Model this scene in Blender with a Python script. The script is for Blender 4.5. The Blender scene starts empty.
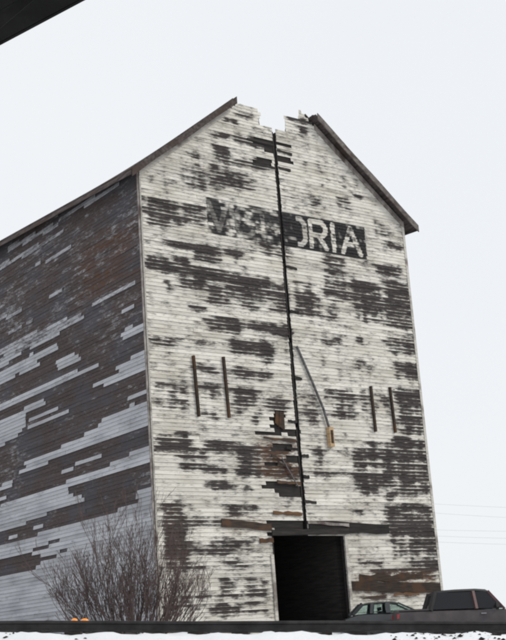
import bpy, math, random
import numpy as np
from mathutils import Vector, Matrix, noise as mnoise

random.seed(11)
scene = bpy.context.scene
COL = scene.collection

# ------------------------------------------------------------------ camera
YAW, PITCH, ROLL = -0.6505165, 1.8337786, math.radians(-2.0)
CAM = Vector((-23.19404, -37.12339, 0.91140))
FPX = 1206.88                                   # focal length in pixels of a 506 px wide frame
cam_data = bpy.data.cameras.new('camera')
cam = bpy.data.objects.new('camera', cam_data); COL.objects.link(cam)
cam_data.sensor_fit = 'HORIZONTAL'; cam_data.sensor_width = 36.0
cam_data.lens = FPX / 506.0 * 36.0
cam_data.clip_start = 0.1; cam_data.clip_end = 8000
RCAM = Matrix.Rotation(YAW, 3, 'Z') @ Matrix.Rotation(PITCH, 3, 'X') @ Matrix.Rotation(ROLL, 3, 'Z')
cam.matrix_world = Matrix.Translation(CAM) @ RCAM.to_4x4()
scene.camera = cam

# ------------------------------------------------------------------ sky: bright even overcast
SUN_EL, SUN_AZ = math.radians(38), math.radians(148)      # azimuth clockwise from +Y
world = bpy.data.worlds.new('World'); scene.world = world; world.use_nodes = True
wn, wl = world.node_tree.nodes, world.node_tree.links
bg = wn['Background']; bg.inputs['Strength'].default_value = 0.1
sky = wn.new('ShaderNodeTexSky'); sky.sky_type = 'NISHITA'; sky.sun_disc = False
sky.sun_elevation = SUN_EL; sky.sun_rotation = SUN_AZ
sky.air_density = 1.0; sky.dust_density = 4.0
cloud_mix = wn.new('ShaderNodeMix'); cloud_mix.data_type = 'RGBA'
cloud_mix.inputs[0].default_value = 0.93                 # the cloud sheet covers nearly all of it
tc = wn.new('ShaderNodeTexCoord'); cn = wn.new('ShaderNodeTexNoise')
cn.inputs['Scale'].default_value = 2.2; cn.inputs['Detail'].default_value = 4
wl.new(tc.outputs['Generated'], cn.inputs['Vector'])
cr = wn.new('ShaderNodeValToRGB')
cr.color_ramp.elements[0].position = 0.3; cr.color_ramp.elements[0].color = (8.7, 9.0, 9.3, 1)
cr.color_ramp.elements[1].position = 0.75; cr.color_ramp.elements[1].color = (9.05, 9.25, 9.45, 1)
wl.new(cn.outputs['Fac'], cr.inputs['Fac'])
wl.new(sky.outputs['Color'], cloud_mix.inputs[6]); wl.new(cr.outputs['Color'], cloud_mix.inputs[7])
wl.new(cloud_mix.outputs[2], bg.inputs['Color'])

sun_data = bpy.data.lights.new('sun', 'SUN'); sun_data.energy = 1.1; sun_data.angle = math.radians(14)
sun_data.color = (1.0, 0.95, 0.86)
sun = bpy.data.objects.new('sun', sun_data); COL.objects.link(sun)
sdir = Vector((math.sin(SUN_AZ) * math.cos(SUN_EL), math.cos(SUN_AZ) * math.cos(SUN_EL), math.sin(SUN_EL)))
sun.rotation_euler = sdir.to_track_quat('Z', 'Y').to_euler()

scene.cycles.filter_width = 2.3                # an old print: the lens was soft
vs = scene.view_settings
vs.view_transform = 'Standard'; vs.look = 'None'; vs.exposure = 0.06; vs.gamma = 1.0; vs.use_curve_mapping = False

# ------------------------------------------------------------------ helpers
def tag(o, label=None, cat=None, group=None, kind=None):
    if label: o['label'] = label
    if cat: o['category'] = cat
    if group: o['group'] = group
    if kind: o['kind'] = kind
    return o

def empty(name, loc=(0, 0, 0), rz=0.0, parent=None):
    o = bpy.data.objects.new(name, None); COL.objects.link(o)
    o.location = loc; o.rotation_euler = (0, 0, rz); o.parent = parent
    return o

class MB:
    """collects vertices and faces of one mesh"""
    def __init__(s): s.v = []; s.f = []; s.smooth = False
    def add(s, verts, faces):
        n = len(s.v); s.v += [tuple(q) for q in verts]; s.f += [tuple(i + n for i in q) for q in faces]; return s
    def box(s, x0, x1, y0, y1, z0, z1, jit=0.0):
        j = lambda: random.uniform(-jit, jit) if jit else 0.0
        c = [(x + j(), y + j(), z + j()) for z in (z0, z1) for y in (y0, y1) for x in (x0, x1)]
        return s.add(c, [(0, 2, 3, 1), (4, 5, 7, 6), (0, 1, 5, 4), (2, 6, 7, 3), (0, 4, 6, 2), (1, 3, 7, 5)])
    def beam(s, a, b, w, h, up=(0, 0, 1)):
        a, b = Vector(a), Vector(b); d = (b - a).normalized(); u = Vector(up)
        r = d.cross(u).normalized(); u = r.cross(d)
        c = [p + r * (i * w / 2) + u * (k * h / 2) for p in (a, b) for (i, k) in ((-1, -1), (1, -1), (1, 1), (-1, 1))]
        return s.add(c, [(0, 1, 2, 3), (7, 6, 5, 4), (0, 4, 5, 1), (1, 5, 6, 2), (2, 6, 7, 3), (3, 7, 4, 0)])
    def tube(s, pts, rad, n=6, cap=True):
        pts = [Vector(q) for q in pts]; rings = []; m = len(pts)
        for i, q in enumerate(pts):
            d = (pts[min(i + 1, m - 1)] - pts[max(i - 1, 0)]).normalized()
            ref = Vector((0, 0, 1)) if abs(d.z) < 0.9 else Vector((1, 0, 0))
            a = d.cross(ref).normalized(); b = d.cross(a)
            r = rad[i] if hasattr(rad, '__len__') else rad
            rings.append([q + a * r * math.cos(2 * math.pi * k / n) + b * r * math.sin(2 * math.pi * k / n) for k in range(n)])
        vv = [w for R in rings for w in R]; ff = []
        for i in range(m - 1):
            for k in range(n):
                ff.append((i * n + k, i * n + (k + 1) % n, (i + 1) * n + (k + 1) % n, (i + 1) * n + k))
        if cap: ff += [tuple(range(n - 1, -1, -1)), tuple(range((m - 1) * n, m * n))]
        return s.add(vv, ff)
    def loft(s, rings, cap=True):
        n = len(rings[0]); m = len(rings); ff = []
        for i in range(m - 1):
            for k in range(n):
                ff.append((i * n + k, (i + 1) * n + k, (i + 1) * n + (k + 1) % n, i * n + (k + 1) % n))
        if cap: ff += [tuple(range(n)), tuple(range(m * n - 1, (m - 1) * n - 1, -1))]
        return s.add([w for R in rings for w in R], ff)
    def prism(s, poly, axis, a0, a1):
        """closed outline extruded along an axis: axis 'y' -> outline in (x, z); axis 'x' -> outline in (y, z)"""
        n = len(poly)
        P = (lambda p, a: (p[0], a, p[1])) if axis == 'y' else (lambda p, a: (a, p[0], p[1]))
        vv = [P(p, a0) for p in poly] + [P(p, a1) for p in poly]
        ff = [tuple(range(n)), tuple(range(2 * n - 1, n - 1, -1))] + [(i, i + n, (i + 1) % n + n, (i + 1) % n) for i in range(n)]
        return s.add(vv, ff)
    def build(s, name, mat, parent=None, smooth=False, attrs=None):
        me = bpy.data.meshes.new(name); me.from_pydata(s.v, [], s.f); me.update()
        if mat: me.materials.append(mat)
        if attrs is not None:
            ca = me.color_attributes.new('wear', 'FLOAT_COLOR', 'POINT')
            ca.data.foreach_set('color', np.asarray(attrs, dtype=np.float32).ravel())
        if smooth:
            me.polygons.foreach_set('use_smooth', [True] * len(me.polygons)); me.set_sharp_from_angle(angle=math.radians(38))
        o = bpy.data.objects.new(name, me); COL.objects.link(o)
        if parent: o.parent = parent
        return o

DH = Vector((-math.sin(YAW), math.cos(YAW), 0))       # horizontal viewing direction
RH = Vector((math.cos(YAW), math.sin(YAW), 0))        # horizontal right
def ground_pt(r, d, z=0.0):
    p = CAM + RH * r + DH * d
    return Vector((p.x, p.y, z))

# ------------------------------------------------------------------ materials
def new_mat(name):
    m = bpy.data.materials.new(name); m.use_nodes = True
    nt = m.node_tree; b = nt.nodes['Principled BSDF']
    return m, nt.nodes, nt.links, b

def mth(N, L, op, a, b=None, c=None, clamp=False):
    n = N.new('ShaderNodeMath'); n.operation = op; n.use_clamp = clamp
    for i, x in enumerate((a, b, c)):
        if x is None: continue
        if isinstance(x, (int, float)): n.inputs[i].default_value = x
        else: L.new(x, n.inputs[i])
    return n.outputs[0]

def mixc(N, L, f, a, b):
    n = N.new('ShaderNodeMix'); n.data_type = 'RGBA'
    for i, x in ((0, f), (6, a), (7, b)):
        if isinstance(x, (int, float)): n.inputs[i].default_value = x
        elif isinstance(x, tuple): n.inputs[i].default_value = (*x, 1.0)
        else: L.new(x, n.inputs[i])
    return n.outputs[2]

def tex(N, L, scale, detail=4, rough=0.6, coords='Object', seed=None):
    t = N.new('ShaderNodeTexCoord'); mp = N.new('ShaderNodeMapping')
    mp.inputs['Scale'].default_value = scale if hasattr(scale, '__len__') else (scale,) * 3
    if seed: mp.inputs['Location'].default_value = seed
    L.new(t.outputs[coords], mp.inputs['Vector'])
    n = N.new('ShaderNodeTexNoise'); n.inputs['Scale'].default_value = 1.0
    n.inputs['Detail'].default_value = detail; n.inputs['Roughness'].default_value = rough
    L.new(mp.outputs[0], n.inputs['Vector'])
    return n.outputs['Fac']

def ramp(N, L, x, lo, hi, smooth=True):
    n = N.new('ShaderNodeMapRange'); n.interpolation_type = 'SMOOTHSTEP' if smooth else 'LINEAR'
    n.inputs['From Min'].default_value = lo; n.inputs['From Max'].default_value = hi
    L.new(x, n.inputs['Value']); return n.outputs[0]

def bump(N, L, b, h, strength, dist=0.01):
    n = N.new('ShaderNodeBump'); n.inputs['Strength'].default_value = strength; n.inputs['Distance'].default_value = dist
    L.new(h, n.inputs['Height']); L.new(n.outputs[0], b.inputs['Normal'])

def board_material(name, paint, grime, bare0, bare1, soft=0.27, tint=0.0):
    """weathered clapboard: the colour attribute gives paint loss (r), black sign paint (g), brown staining (b)"""
    m, N, L, b = new_mat(name)
    at = N.new('ShaderNodeAttribute'); at.attribute_name = 'wear'
    sp = N.new('ShaderNodeSeparateColor'); L.new(at.outputs['Color'], sp.inputs[0])
    streak = tex(N, L, (2.8, 2.8, 11.0), 5, 0.68)
    fine = tex(N, L, (7.0, 7.0, 70.0), 4, 0.7, seed=(3, 1, 7))
    blot = tex(N, L, (0.5, 0.5, 1.4), 3, 0.55, seed=(9, 4, 2))
    t = mth(N, L, 'ADD', sp.outputs[0], mth(N, L, 'MULTIPLY', mth(N, L, 'SUBTRACT', streak, 0.5), 1.25))
    t = mth(N, L, 'ADD', t, mth(N, L, 'MULTIPLY', mth(N, L, 'SUBTRACT', fine, 0.5), 1.15))
    loss = ramp(N, L, t, 0.52 - soft, 0.52 + soft)
    pc = mixc(N, L, ramp(N, L, blot, 0.4, 0.72), paint, grime)
    pc = mixc(N, L, mth(N, L, 'MULTIPLY', ramp(N, L, fine, 0.5, 0.75), 0.45), pc, tuple(0.42 * q for q in grime))
    bc = mixc(N, L, ramp(N, L, fine, 0.3, 0.72), bare0, bare1)
    bc = mixc(N, L, mth(N, L, 'MULTIPLY', ramp(N, L, tex(N, L, (0.35, 0.35, 0.8), 3, 0.6, seed=(2, 8, 5)), 0.45, 0.62), tint), bc, (0.066, 0.068, 0.080))
    c = mixc(N, L, loss, pc, bc)
    gfac = mth(N, L, 'MULTIPLY', sp.outputs[1], mth(N, L, 'SUBTRACT', 1.0, mth(N, L, 'MULTIPLY', ramp(N, L, fine, 0.55, 0.76), 0.5)))
    c = mixc(N, L, gfac, c, (0.021, 0.020, 0.022))
    bfac = mth(N, L, 'MULTIPLY', sp.outputs[2], ramp(N, L, streak, 0.35, 0.6))
    c = mixc(N, L, bfac, c, (0.10, 0.052, 0.03))
    rnd = N.new('ShaderNodeObjectInfo')
    hv = N.new('ShaderNodeHueSaturation'); L.new(c, hv.inputs['Color'])
    L.new(mth(N, L, 'ADD', mth(N, L, 'MULTIPLY', rnd.outputs['Random'], 0.26), 0.86), hv.inputs['Value'])
    L.new(hv.outputs[0], b.inputs['Base Color'])
    b.inputs['Roughness'].default_value = 0.88; b.inputs['Specular IOR Level'].default_value = 0.2
    bump(N, L, b, mth(N, L, 'SUBTRACT', fine, mth(N, L, 'MULTIPLY', loss, 0.5)), 0.5, 0.006)
    return m

def wood_material(name, c0, c1, stain=None, grain=(1.5, 1.5, 22.0), rough=0.9):
    m, N, L, b = new_mat(name)
    f = tex(N, L, grain, 5, 0.68); g = tex(N, L, 0.9, 3, 0.6, seed=(5, 5, 1))
    c = mixc(N, L, ramp(N, L, f, 0.3, 0.7), c0, c1)
    if stain: c = mixc(N, L, mth(N, L, 'MULTIPLY', ramp(N, L, g, 0.5, 0.66), 0.85), c, stain)
    rnd = N.new('ShaderNodeObjectInfo'); hv = N.new('ShaderNodeHueSaturation'); L.new(c, hv.inputs['Color'])
    L.new(mth(N, L, 'ADD', mth(N, L, 'MULTIPLY', rnd.outputs['Random'], 0.5), 0.75), hv.inputs['Value'])
    L.new(hv.outputs[0], b.inputs['Base Color'])
    b.inputs['Roughness'].default_value = rough; b.inputs['Specular IOR Level'].default_value = 0.2
    bump(N, L, b, f, 0.5, 0.008)
    return m

def plain_material(name, c, rough=0.6, metal=0.0, var=0.25, scale=6.0, spec=0.5, coat=0.0):
    m, N, L, b = new_mat(name)
    f = tex(N, L, scale, 5, 0.6)
    L.new(mixc(N, L, ramp(N, L, f, 0.3, 0.75), tuple(q * (1 - var) for q in c), tuple(q * (1 + var) for q in c)), b.inputs['Base Color'])
    b.inputs['Roughness'].default_value = rough; b.inputs['Metallic'].default_value = metal
    b.inputs['Specular IOR Level'].default_value = spec; b.inputs['Coat Weight'].default_value = coat
    bump(N, L, b, f, 0.12, 0.004)
    return m

def glass_material(name, tint, alpha):
    m, N, L, b = new_mat(name)
    b.inputs['Base Color'].default_value = (0.018, 0.019, 0.022, 1); b.inputs['Roughness'].default_value = 0.12; b.inputs['Specular IOR Level'].default_value = 0.25
    tr = N.new('ShaderNodeBsdfTransparent'); tr.inputs[0].default_value = (*tint, 1)
    mx = N.new('ShaderNodeMixShader'); mx.inputs[0].default_value = alpha
    L.new(tr.outputs[0], mx.inputs[1]); L.new(b.outputs[0], mx.inputs[2])
    L.new(mx.outputs[0], N['Material Output'].inputs['Surface'])
    return m

M = {}
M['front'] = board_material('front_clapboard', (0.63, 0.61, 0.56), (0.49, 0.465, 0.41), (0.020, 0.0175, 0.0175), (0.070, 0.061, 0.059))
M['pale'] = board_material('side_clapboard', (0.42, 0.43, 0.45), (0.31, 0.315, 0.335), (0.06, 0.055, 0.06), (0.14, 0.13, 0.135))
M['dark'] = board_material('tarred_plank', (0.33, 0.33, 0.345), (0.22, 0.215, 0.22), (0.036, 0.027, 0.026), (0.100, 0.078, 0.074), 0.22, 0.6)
M['rustplank'] = wood_material('red_brown_plank', (0.044, 0.027, 0.024), (0.090, 0.058, 0.052))
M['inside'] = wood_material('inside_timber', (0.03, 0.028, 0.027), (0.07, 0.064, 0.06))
M['trim'] = wood_material('faded_trim', (0.30, 0.285, 0.26), (0.52, 0.50, 0.46), (0.12, 0.10, 0.09))
M['roof'] = wood_material('old_roof_plank', (0.035, 0.027, 0.026), (0.105, 0.088, 0.083), (0.06, 0.043, 0.035), grain=(9, 1.2, 9))
M['fascia'] = wood_material('bleached_fascia', (0.12, 0.105, 0.10), (0.30, 0.275, 0.255), (0.07, 0.05, 0.045), grain=(3, 3, 3))
M['scorched'] = wood_material('scorched_board', (0.022, 0.018, 0.016), (0.055, 0.041, 0.033), (0.075, 0.042, 0.025))
M['rake'] = wood_material('grey_rake_board', (0.06, 0.05, 0.047), (0.17, 0.15, 0.14), (0.05, 0.036, 0.032), grain=(4, 4, 5))
M['brown'] = wood_material('brown_board', (0.027, 0.021, 0.018), (0.070, 0.049, 0.037), (0.10, 0.052, 0.027))
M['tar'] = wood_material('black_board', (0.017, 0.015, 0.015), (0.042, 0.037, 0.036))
M['orange'] = wood_material('fresh_split_wood', (0.075, 0.040, 0.022), (0.15, 0.085, 0.048))
M['tan'] = wood_material('tan_wood', (0.26, 0.17, 0.09), (0.42, 0.31, 0.19))
M['concrete'] = plain_material('old_concrete', (0.28, 0.27, 0.25), 0.9, var=0.35, scale=2.5, spec=0.2)
M['steel'] = plain_material('rail_steel', (0.032, 0.030, 0.031), 0.62, 0.0, 0.4, 5, spec=0.3)
M['tie'] = wood_material('creosote_tie', (0.018, 0.015, 0.014), (0.05, 0.042, 0.038), grain=(4, 4, 12))
M['pipe'] = plain_material('dull_pipe', (0.10, 0.095, 0.10), 0.7, 0.2, 0.5, 7)

# paint loss on the front wall: (x0, x1, z0, z1, amount) in the building's own metres
PEEL = [
    (4.35,4.98,21.95,22.14,0.8), (3.64,5.08,21.17,21.44,0.7), (4.95,6.65,21.05,21.56,0.85), (5.08,6.62,20.24,20.56,0.9), (3.69,4.5,20.31,20.81,0.8), (2.33,3.07,19.96,20.14,0.7),
    (3.99,6.28,19.98,20.34,0.55), (3.99,5.64,19.08,19.7,0.8), (5.16,5.79,22.35,22.63,0.5), (3.37,3.57,19.23,20.03,0.45), (1.94,4.0,18.66,19.76,0.3), (7.91,8.99,22.7,22.95,0.9),
    (8.09,8.77,22.23,22.56,0.5), (7.34,7.73,20.19,20.47,0.6), (7.24,7.73,19.18,19.32,0.5), (10.2,10.91,19.38,19.66,0.8), (10.93,11.59,19.68,19.88,0.6), (8.7,9.15,19.01,19.29,0.5),
    (10.28,10.81,19.05,19.33,0.5), (0.04,1.84,16.86,17.99,0.62), (1.93,2.94,17.1,18.03,0.58), (4.08,5.42,19.07,19.51,0.8), (1.28,3.47,15.96,16.3,0.6), (2.34,3.5,15.66,16.25,0.85),
    (3.84,4.79,16.02,16.28,0.7), (5.37,6.79,16.39,16.88,0.7), (0.07,1.15,15.03,15.52,0.7), (1.42,2.22,15.11,15.6,0.8), (2.33,3.63,14.89,15.39,0.85), (0.04,5.95,14.87,15.37,0.58),
    (12.37,12.98,18.25,18.78,0.4), (12.86,13.92,17.6,17.89,0.7), (9.02,10.1,16.33,16.75,0.8), (8.96,10.15,15.75,16.16,0.6), (12.11,13.52,16.34,16.77,0.7), (12.55,14.03,15.66,16.04,0.8),
    (10.6,11.95,15.46,15.83,0.7), (6.74,8.41,15.15,15.42,0.5), (11.06,12.92,16.52,16.75,0.4), (6.99,7.47,16.47,16.87,0.4), (1.05,1.37,14.23,14.55,0.8), (1.56,2.78,14.42,14.83,0.8),
    (2.75,4.0,13.95,14.69,0.85), (4.11,5.83,14.25,15.1,0.9), (4.41,5.41,13.83,14.29,0.8), (6.0,6.89,13.86,15.07,0.9), (2.0,2.94,13.57,13.77,0.8), (2.84,4.34,12.75,13.4,0.9),
    (4.49,5.79,13.02,13.4,0.65), (5.93,6.86,12.89,13.44,0.95), (0.33,0.87,13.52,13.72,0.4), (0.25,1.19,12.08,12.36,0.55), (2.23,3.22,12.15,12.35,0.4), (3.83,5.86,12.01,12.58,0.7),
    (4.92,5.82,11.72,12.01,0.5), (7.13,8.65,13.89,15.03,0.72), (8.93,10.29,14.82,15.68,0.7), (8.94,9.55,13.9,14.57,0.6), (10.57,12.1,14.97,15.8,0.8), (10.69,12.22,13.99,15.09,0.92),
    (9.72,10.52,14.17,14.53,0.5), (12.46,13.99,15.14,16.03,0.8), (12.32,14.03,13.93,15.15,0.75), (10.47,10.99,12.95,13.3,0.7), (8.8,9.68,12.86,13.12,0.5), (9.85,10.42,13.46,13.69,0.4),
    (12.13,14.01,12.66,13.62,0.52), (10.24,10.75,12.05,12.27,0.6), (12.45,13.96,11.64,12.36,0.6), (10.15,11.58,11.82,12.0,0.4), (0.23,1.88,10.18,10.57,0.52), (0.98,1.47,10.27,10.43,0.8),
    (0.2,1.8,9.61,10.11,0.4), (2.34,3.38,11.09,11.4,0.6), (2.28,3.31,10.1,10.65,0.6), (2.41,3.1,9.36,9.63,0.8), (3.72,5.03,9.92,10.64,0.9), (5.25,6.56,9.85,10.42,0.85),
    (3.84,5.86,11.07,11.44,0.55), (3.82,4.25,9.51,9.86,0.4), (4.81,5.1,9.2,9.76,0.7), (0.25,1.92,7.96,8.67,0.92), (2.45,3.61,8.03,8.53,0.85), (1.0,2.3,7.76,8.13,0.7),
    (3.83,4.84,7.84,8.47,0.65), (4.83,6.11,7.76,8.39,0.75), (8.66,10.2,9.71,10.95,0.7), (10.37,10.83,10.07,10.89,0.5), (11.4,11.86,10.22,10.87,0.5), (12.56,14.06,9.21,11.17,0.9),
    (7.0,8.31,9.29,10.62,0.32), (12.02,13.91,8.55,8.99,0.95), (10.37,12.06,7.69,8.75,0.68), (7.52,8.14,7.59,8.4,0.45), (9.69,10.46,7.57,8.49,0.6), (12.39,13.99,7.66,8.61,0.75),
    (12.74,14.07,11.74,12.15,0.6), (1.21,2.28,7.31,8.1,0.75), (2.21,3.35,7.26,7.49,0.7), (3.88,4.79,7.11,8.08,0.65), (2.53,3.54,6.67,6.89,0.8), (4.14,4.52,6.57,6.8,0.7),
    (0.2,1.19,4.61,6.12,0.55), (3.05,4.73,5.62,6.04,0.6), (1.2,3.02,5.25,5.69,0.45), (2.28,4.15,4.4,4.84,0.5), (4.77,6.85,7.14,7.77,0.6), (9.72,11.05,7.58,8.12,0.5),
    (9.64,11.87,6.93,7.47,0.85), (9.91,10.9,6.47,6.96,0.6), (11.22,12.25,7.49,8.25,0.7), (11.99,13.98,6.5,8.04,0.62), (11.21,12.23,6.4,6.69,0.8), (7.61,9.67,7.29,7.53,0.35),
    (11.11,13.87,5.41,6.16,0.7), (11.36,13.95,4.78,5.45,0.75), (11.26,13.9,4.08,4.7,0.6), (9.32,10.18,5.73,5.97,0.5), (0.28,1.39,4.07,4.78,0.9), (1.34,3.35,4.23,4.63,0.62),
    (2.9,3.85,3.67,4.07,0.48), (2.61,3.24,2.77,3.42,0.7), (3.46,4.71,2.74,3.32,0.7), (0.89,4.82,2.67,2.85,0.8), (2.2,4.5,2.11,2.47,0.8), (2.48,2.66,2.39,2.71,0.6),
    (3.51,4.15,2.42,2.63,0.5), (0.24,1.83,3.65,4.07,0.5), (0.16,1.73,2.25,2.66,0.35), (11.13,12.03,4.55,4.75,0.6), (12.41,13.98,4.32,4.74,0.6), (11.44,12.17,3.97,4.14,0.6),
    (9.34,10.52,3.68,3.88,0.5), (10.3,10.63,3.67,3.91,0.8), (12.13,13.97,3.5,3.99,0.5), (9.44,10.72,2.3,2.54,0.5), (10.14,13.85,3.08,3.56,0.6),
]
# rusty brown staining on the front wall
RUST = [
    (0.4,1.12,4.08,6.05,0.22), (4.81,6.9,7.14,8.65,0.8), (9.03,13.67,2.46,3.42,0.8), (3.06,5.26,5.1,5.62,0.6), (0.14,1.42,3.9,4.79,0.25),
]
# places where front boards have broken away
GAPS = [
    (5.58,6.76,21.31,21.44), (5.71,6.67,20.4,20.54), (6.29,6.83,21.06,21.16), (7.07,7.84,21.38,21.47), (7.01,7.73,20.76,20.9), (5.63,6.23,8.97,9.82),
    (4.8,6.13,8.79,8.91), (6.19,6.95,8.84,9.08), (5.44,6.53,8.25,8.41), (6.09,6.9,7.87,8.07), (5.18,5.67,7.6,7.72), (4.91,6.64,6.75,6.99),
    (5.56,6.75,6.45,6.6),
]
# outlines (y, z) of the pale outer siding that is left on the side wall
PALE = [
    [(13.99,14.11),(10.58,14.54),(6.42,14.22),(6.97,14.02),(10.1,14.15),(14.0,13.68)],
    [(13.96,14.83),(11.91,14.86),(10.98,14.82),(5.86,14.6),(5.71,14.34),(4.51,14.33),(4.43,14.14),(5.72,14.18),(8.63,14.25),(10.99,14.41),(13.98,14.45)],
    [(14.0,13.68),(9.63,13.68),(9.62,13.86),(6.81,13.67),(6.83,13.42),(9.54,13.48),(8.59,13.35),(8.6,13.13),(10.64,13.23),(14.01,13.16)],
    [(7.04,12.95),(5.11,12.92),(4.96,12.6),(6.61,12.51),(7.05,12.69)],
    [(14.04,12.23),(6.37,12.2),(3.51,12.14),(3.45,11.92),(6.92,11.89),(14.05,11.94)],
    [(2.52,11.67),(0.06,11.76),(-0.03,11.13),(0.99,11.01),(2.19,11.04),(3.99,11.19),(4.06,11.32),(2.09,11.3),(2.07,11.49)],
    [(1.42,10.3),(-0.1,10.36),(-0.09,10.21),(1.43,10.14)],
    [(14.06,11.53),(8.21,11.6),(8.04,11.39),(11.23,11.31),(14.07,11.29)],
    [(14.07,11.29),(10.03,11.31),(9.96,10.81),(10.76,10.51),(14.11,10.18)],
    [(9.85,11.01),(6.97,11.09),(6.98,10.97),(9.86,10.88)],
    [(9.96,10.81),(6.11,10.8),(6.12,10.63),(9.97,10.59)],
    [(10.83,8.98),(10.14,9.01),(10.33,9.21),(7.52,9.3),(4.85,9.42),(4.84,9.57),(3.46,9.64),(3.45,9.8),(1.39,9.83),(1.38,9.94),(-0.13,9.9),(-0.18,8.92),(2.21,8.91),(4.89,8.9),(7.1,8.94),(8.92,8.82),(10.84,8.85)],
    [(6.87,8.37),(3.47,8.54),(3.48,8.43),(6.88,8.21)],
    [(14.18,7.64),(6.3,7.83),(1.54,8.03),(1.53,8.18),(-0.26,8.25),(-0.34,7.68),(1.95,7.57),(5.89,7.61),(6.32,7.55),(6.33,7.31),(5.02,7.05),(5.03,6.9),(8.29,6.84),(8.39,6.69),(14.22,6.47)],
    [(14.16,8.54),(11.44,8.6),(11.45,8.42),(14.16,8.31)],
    [(14.17,8.0),(11.66,8.14),(11.67,8.01),(14.18,7.82)],
    [(14.24,5.9),(7.27,6.07),(1.05,6.21),(1.03,6.39),(1.37,6.59),(-0.32,6.78),(-0.18,-0.35),(14.42,-0.14)],
    [(11.94,6.26),(8.68,6.35),(8.69,6.27),(11.95,6.14)],
    [(1.9,12.68),(1.35,12.94),(-0.05,12.9),(-0.08,12.5),(0.94,12.52)],
    [(1.59,13.72),(0.61,13.7),(0.63,13.54),(1.6,13.56)],
    [(13.92,16.37),(10.11,16.13),(10.11,15.99),(13.92,16.17)],
    [(11.68,15.37),(10.24,15.33),(10.25,15.19),(11.68,15.23)],
    [(9.74,15.34),(8.96,15.32),(8.97,15.19),(9.75,15.21)],
    [(5.87,14.52),(0.53,14.67),(0.54,14.55),(5.88,14.39)],
    [(13.84,18.91),(6.06,18.5),(6.07,18.32),(13.85,18.62)],
    [(8.84,17.76),(5.41,17.57),(5.42,17.44),(8.84,17.63)],
    [(11.51,19.49),(6.58,19.03),(6.59,18.81),(11.53,19.2)],
    [(6.48,19.22),(1.39,18.99),(1.4,18.82),(6.49,19.0)],
    [(7.68,16.06),(6.31,15.99),(6.32,15.86),(7.69,15.93)],
]
# and of the torn-off area inside it
TORN = [
    [(14.26,5.23),(10.03,5.38),(7.3,5.67),(7.31,5.51),(9.85,5.28),(8.93,5.11),(6.73,5.13),(6.74,5.01),(8.67,4.92),(9.6,4.64),(14.28,4.49)],
]

# ------------------------------------------------------------------ terrain
def crest(r): return 1.075 - 0.0347 * 25 * math.tanh(r / 25)
def sstep(a, b, x):
    t = min(1, max(0, (x - a) / (b - a))); return t * t * (3 - 2 * t)
def yard(d): return 0.62 + 0.05 * (min(d, 52) - 42) * sstep(34, 42, d)
def land(r, d):
    near = -0.62
    c = crest(r)
    if d < 15.6: z = near + (c - 0.30 - near) * sstep(6.0, 15.6, d) + 0.0
    elif d < 16.45: z = (c - 0.30) + 0.27 * sstep(15.6, 16.4, d)
    elif d < 19.2: z = c - 0.03
    else: z = (c - 0.03) + (yard(d) - c + 0.03) * sstep(19.2, 24, d)
    fade = 1 - sstep(60, 200, abs(r) + max(0, d - 60))
    z = z * fade + (0.55 if d > 19 else -0.62) * (1 - fade) if fade < 1 else z
    amp = 0.05 if 15 < d < 16.5 else 0.07 if 16.5 <= d < 16.95 else 0.02 if d < 19.6 else 0.03
    q = Vector((r * 2.1, d * 1.7, 0.3))
    z += amp * (mnoise.noise(q) + 0.6 * mnoise.noise(q * 2.9)) * (1 if d < 80 else 0)
    if d > 150: z += 0.004 * (d - 150) * 0.02
    return z

def axis(parts):
    out = []
    for a, b, s in parts:
        n = max(1, round((b - a) / s)); out += [a + (b - a) * i / n for i in range(n)]
    return out + [parts[-1][1]]
rs = axis([(-3000, -200, 400), (-200, -30, 17), (-30, -7, 1.0), (-7, 7, 0.1), (7, 30, 1.0), (30, 200, 17), (200, 3000, 400)])
ds = axis([(-300, -10, 40), (-10, 14, 1.0), (14, 20, 0.1), (20, 60, 1.0), (60, 200, 14), (200, 4000, 400)])
g = MB()
for d in ds:
    for r in rs: g.v.append(tuple(ground_pt(r, d, land(r, d))))
nr = len(rs)
for i in range(len(ds) - 1):
    for k in range(nr - 1): g.f.append((i * nr + k, i * nr + k + 1, (i + 1) * nr + k + 1, (i + 1) * nr + k))
sm, N, L, b = new_mat('snow')
f1 = tex(N, L, 0.8, 5, 0.6); f2 = tex(N, L, 9.0, 5, 0.65)
dirt = ramp(N, L, mth(N, L, 'ADD', mth(N, L, 'MULTIPLY', f1, 0.4), mth(N, L, 'MULTIPLY', f2, 0.6)), 0.60, 0.68)
L.new(mixc(N, L, mth(N, L, 'MULTIPLY', dirt, 0.8), (0.80, 0.81, 0.83), (0.16, 0.14, 0.125)), b.inputs['Base Color'])
b.inputs['Roughness'].default_value = 0.8
bump(N, L, b, f2, 0.4, 0.03)
ground = g.build('snowy_ground', sm, smooth=True); tag(ground, kind='structure')

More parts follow.
